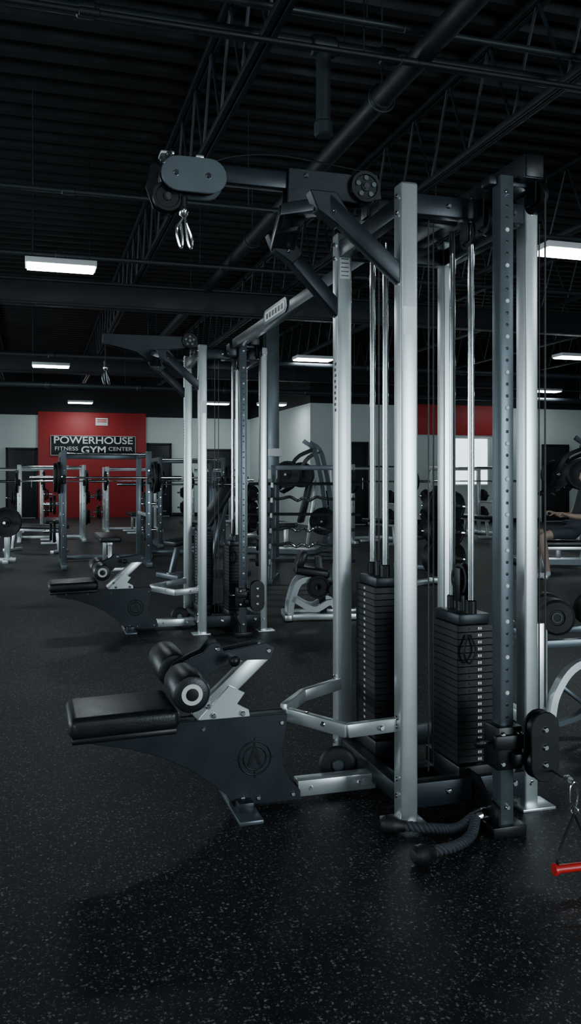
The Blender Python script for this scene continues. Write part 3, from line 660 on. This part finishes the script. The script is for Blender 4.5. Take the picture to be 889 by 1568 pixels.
# leg machine right of second tower
a=Asm()
for s_ in(-1,1):
    a.sweep('frame',SILVER,[(-.26,s_*.13,.04),(-.24,s_*.13,.18),(-.17,s_*.13,.34),(-.02,s_*.13,.36)],.03,8,5,rect=(.05,.05))
    a.sweep('frame',SILVER,[(-.24,s_*.13,.20),(-.05,s_*.13,.10),(.10,s_*.13,.16),(.20,s_*.13,.04)],.03,8,5,rect=(.05,.05))
    a.beam('frame',SILVER,(-.30,s_*.13,.035),(.42,s_*.13,.035),.05,.05)
a.beam('frame',SILVER,(-.28,-.2,.035),(-.28,.2,.035),.06,.05); a.beam('frame',SILVER,(.40,-.2,.035),(.40,.2,.035),.06,.05)
a.box('pad',VINYL,(-.06,0,.42),(.30,.30,.08),.025,ry=.15,seg=4)
a.beam('post',DARK,(.05,0,.05),(.0,0,.55),.06,.06); a.beam('back_pad',VINYL,(-.18,0,.46),(-.12,0,.60),.24,.07,.025)
a.lathe('roller',VINYL,(.12,-.25,.28),(0,1,0),[(0,0),(.055,0),(.06,.02),(.06,.48),(.055,.50),(0,.50)],20)
wplate(a,(-.02,-.19,.30),(0,1,0),.10,.03)
a.done('seated_leg_machine',(2.42,7.15,0),-.2)
# dumbbell rack on the right
a=Asm()
def dumb(a,c,ax,r=.085,L=.30,part='dumbbells'):
    c=V(c);ax=V(ax).normalized()
    a.cyl('dumbbell_handles',CHROME,c-ax*L/2,c+ax*L/2,.016,12)
    for s_ in(-1,1):
        a.lathe(part,RUBBER,c+ax*s_*(L/2-.035),ax*s_,[(0,-.045),(r*.85,-.045),(r,-.035),(r,.035),(r*.85,.045),(r*.45,.045),(r*.42,.038),(0,.038)],24)
        a.lathe('dumbbell_caps',STEEL,c+ax*s_*(L/2+.003),ax*s_,[(r*.30,.0),(r*.29,.005),(r*.22,.005),(r*.20,0)],20)
for x in(0,1.5):
    a.box('posts',SILVER,(x,0,.27),(.055,.055,.54),.005)
    a.beam('posts',SILVER,(x,.42,.03),(x,.30,.50),.055,.055,up=(1,0,0))
    a.box('posts',SILVER,(x,.18,.035),(.06,.54,.06),.005)
    sx=1 if x==0 else -1
    a.sweep('curved_side',SILVER,[(x+sx*.02,-.05,.06),(x+sx*.06,-.04,.20),(x+sx*.18,-.02,.32),(x+sx*.42,.0,.36)],.03,8,6,rect=(.05,.035))
    a.sweep('curved_side',STEEL,[(x+sx*.05,-.05,.05),(x+sx*.2,-.04,.09),(x+sx*.30,-.02,.20),(x+sx*.32,0,.35)],.02,8,6,rect=(.035,.025))
    a.beam('curved_side',STEEL,(x+sx*.08,-.04,.24),(x+sx*.24,-.04,.12),.03,.02)
for z,y in((.46,.10),):
    a.beam('shelf',STEEL,(-.03,y-.09,z-.03),(1.53,y-.09,z-.03),.04,.04); a.beam('shelf',STEEL,(-.03,y+.10,z),(1.53,y+.10,z),.04,.04)
    for x in(0,1.5): a.beam('shelf',STEEL,(x,0,z-.05),(x,.35,z-.01),.05,.05)
    for i in range(6): dumb(a,(.12+i*.25,y+.005,z+.105),(.35,1,0),.088,.30)
a.done('dumbbell_rack',(2.37,3.62,0),-.05)

# ------------------------------------------------------------------ person seated
SKIN=mat('skin',(.42,.29,.23),0,.5,.06,12); SHIRT=mat('dark_shirt',(.03,.035,.045),0,.8,.1,30); SHORTS=mat('dark_shorts',(.04,.05,.065),0,.8,.1,30)
HAIR=mat('hair',(.03,.02,.015),0,.6,.2,60); SHOE=mat('shoe_white',(.55,.57,.58),0,.5,.1,20); EYE=mat('eye_dark',(.02,.02,.02),0,.2)
LIPS=mat('lips',(.35,.14,.12),0,.5)
def skin_mesh(name,verts,edges,radii,root,lv=2):
    me=bpy.data.meshes.new(name); me.from_pydata([V(v) for v in verts],edges,[]); o=bpy.data.objects.new(name,me); bpy.context.collection.objects.link(o)
    md=o.modifiers.new('skin','SKIN'); md.use_smooth_shade=True
    for i,r in enumerate(radii):
        sv=me.skin_vertices[0].data[i]; sv.radius=(r,r) if not isinstance(r,tuple) else r; sv.use_root=(i==root)
    ss=o.modifiers.new('sub','SUBSURF'); ss.levels=lv; ss.render_levels=lv
    dg=bpy.context.evaluated_depsgraph_get(); dg.update()
    nm=bpy.data.meshes.new_from_object(o.evaluated_get(dg)); bpy.data.objects.remove(o); nm.name=name
    nm.shade_smooth(); return nm
def person():
    root=bpy.data.objects.new('seated_person',None); bpy.context.collection.objects.link(root)
    vs=[];ed=[];rd=[];lab=[]
    def v(p,r,par=None,l=None):
        vs.append(p);rd.append(r); i=len(vs)-1
        if par is not None: ed.append((par,i)); lab.append((par,i,l))
        return i
    pel=v((0,0,.60),(.145,.115))
    wst=v((.06,0,.76),(.125,.10),pel,'shirt'); ch=v((.13,0,.94),(.15,.115),wst,'shirt'); ub=v((.17,0,1.05),(.12,.10),ch,'shirt')
    nk=v((.185,0,1.13),.055,ub,'skin'); hd=v((.185,0,1.21),.062,nk,'skin')
    for s_ in(-1,1):
        hp=v((-.03,s_*.09,.565),.088,pel,'shorts'); th=v((-.22,s_*.14,.56),.078,hp,'shorts'); th2=v((-.34,s_*.16,.55),.066,th,'shorts'); kn=v((-.45,s_*.17,.525),.056,th2,'skin')
        ca=v((-.43,s_*.17,.38),.055,kn,'skin'); sh=v((-.40,s_*.17,.20),.038,ca,'skin'); an=v((-.385,s_*.17,.10),.036,sh,'skin')
        hl=v((-.375,s_*.17,.055),.042,an,'shoe'); mf=v((-.48,s_*.175,.045),(.042,.036),hl,'shoe'); v((-.58,s_*.185,.035),(.042,.030),mf,'shoe')
        so=v((.17,s_*.17,1.02),.058,ub,'shirt'); el0=v((.12,s_*.24,.89),.048,so,'shirt'); el=v((.06,s_*.27,.77),.040,el0,'skin'); fa=v((-.06,s_*.26,.77),.037,el,'skin'); wr=v((-.17,s_*.25,.79),.026,fa,'skin')
    me=skin_mesh('body',vs,ed,rd,0)
    mats={'skin':SKIN,'shirt':SHIRT,'shorts':SHORTS,'shoe':SHOE}; keys=list(mats)
    for k in keys: me.materials.append(mats[k])
    for p in me.polygons:
        c=p.center; best=1e9;bl='skin'
        for a_,b_,l in lab:
            A=V(vs[a_]);B=V(vs[b_]);t=max(0,min(1,(c-A).dot(B-A)/(B-A).length_squared)); d=(c-(A+(B-A)*t)).length
            if d<best: best=d;bl=l or 'shirt'
        p.material_index=keys.index(bl)
    o=bpy.data.objects.new('body',me); bpy.context.collection.objects.link(o); o.parent=root
    bm=bmesh.new(); bmesh.ops.create_uvsphere(bm,u_segments=32,v_segments=24,radius=1)
    for w in bm.verts:
        x,y,z=w.co
        nx=x*.098; ny=y*.076; nz=z*.115
        if z<0: nx*= (1+.25*z) if x>0 else 1.0; ny*=(1+.35*z)
        if x<0:
            nx*= .95
            if abs(y)<.18 and -.32<z<.12: nx-=.022*(1-abs(y)/.18)*(1-abs(z+.18)/.32 if abs(z+.18)<.32 else 0)
            if abs(abs(y)-.40)<.16 and abs(z-.05)<.12: nx+=.008
            if abs(y)<.3 and -.58<z<-.42: nx-=.005
        w.co=(nx,ny,nz)
    me=bpy.data.meshes.new('head'); bm.to_mesh(me); bm.free(); me.materials.append(SKIN); me.shade_smooth()
    h_=bpy.data.objects.new('head',me); bpy.context.collection.objects.link(h_); h_.location=(.165,0,1.265); h_.parent=root
    a=Asm()
    for s_ in(-1,1):
        a.lathe('ears',SKIN,(.175,s_*.070,1.26),(.2,s_,0),[(0,-.01),(.018,-.01),(.026,.004),(.018,.012),(.010,.006),(0,.006)],14)
        a.lathe('eyes',EYE,(.085,s_*.030,1.27),(-1,0,0),[(0,-.006),(.009,-.003),(.010,.001),(.006,.005),(0,.006)],12)
    a.box('mouth',LIPS,(.083,0,1.208),(.01,.042,.009),.004)
    t=bmesh.new(); bmesh.ops.create_uvsphere(t,u_segments=28,v_segments=18,radius=1)
    for w in t.verts:
        w.co=(w.co.x*.106,w.co.y*.084,w.co.z*.122)
    bmesh.ops.delete(t,geom=[f_ for f_ in t.faces if f_.calc_center_median().z<(.035 if f_.calc_center_median().x<0 else -.045)],context='FACES')
    a._add('hair',HAIR,t,Matrix.Translation((.172,0,1.272)))
    for key,(b_,mm) in a.parts.items():
        me=bpy.data.meshes.new(key[0]); b_.to_mesh(me); b_.free(); me.materials.append(mm); me.shade_smooth()
        q_=bpy.data.objects.new(key[0],me); bpy.context.collection.objects.link(q_); q_.parent=root
    for s_ in(-1,1):
        W_=V((-.165,s_*.25,.79)); vs=[];ed=[];rd=[]
        def v(p,r,par=None):
            vs.append(W_+V(p)); rd.append(r)
            if par is not None: ed.append((par,len(vs)-1))
            return len(vs)-1
        p0=v((.01,0,0),.024); p1=v((-.045,0,.02),(.026,.018),p0)
        for k,(oy,ln) in enumerate(((-.030,.9),(-.010,1.05),(.011,1.0),(.031,.8))):
            f0=v((-.080,oy,.030),.0095,p1); f1_=v((-.080-.030*ln,oy*1.1,.020),.0085,f0); f2_=v((-.080-.036*ln,oy*1.1,-.006),.008,f1_); v((-.080-.014*ln,oy*1.1,-.022),.007,f2_)
        t0=v((-.03,-s_*.034,.0),.011,p1); t1=v((-.06,-s_*.042,-.018),.0095,t0); v((-.085,-s_*.030,-.026),.008,t1)
        hm=skin_mesh('hand',vs,ed,rd,0); hm.materials.clear(); hm.materials.append(SKIN)
        ho=bpy.data.objects.new('hand',hm); bpy.context.collection.objects.link(ho); ho.parent=root
    return root
pr=person(); pr.location=(pb.x,pb.y,0); pr.rotation_euler=(0,0,PR)

# ------------------------------------------------------------------ world, camera
w=bpy.data.worlds.new('World'); bpy.context.scene.world=w; w.use_nodes=True
w.node_tree.nodes['Background'].inputs[0].default_value=(.45,.6,.75,1); w.node_tree.nodes['Background'].inputs[1].default_value=.8
cd=bpy.data.cameras.new('camera'); cam=bpy.data.objects.new('camera',cd); bpy.context.collection.objects.link(cam)
cam.location=(0,0,1.245); cam.rotation_euler=(math.radians(90),0,-math.radians(16.86))
cd.sensor_fit='VERTICAL'; cd.sensor_height=36; cd.lens=29.85; cd.shift_y=-.0332; cd.clip_end=100; cd.clip_start=.05
bpy.context.scene.camera=cam
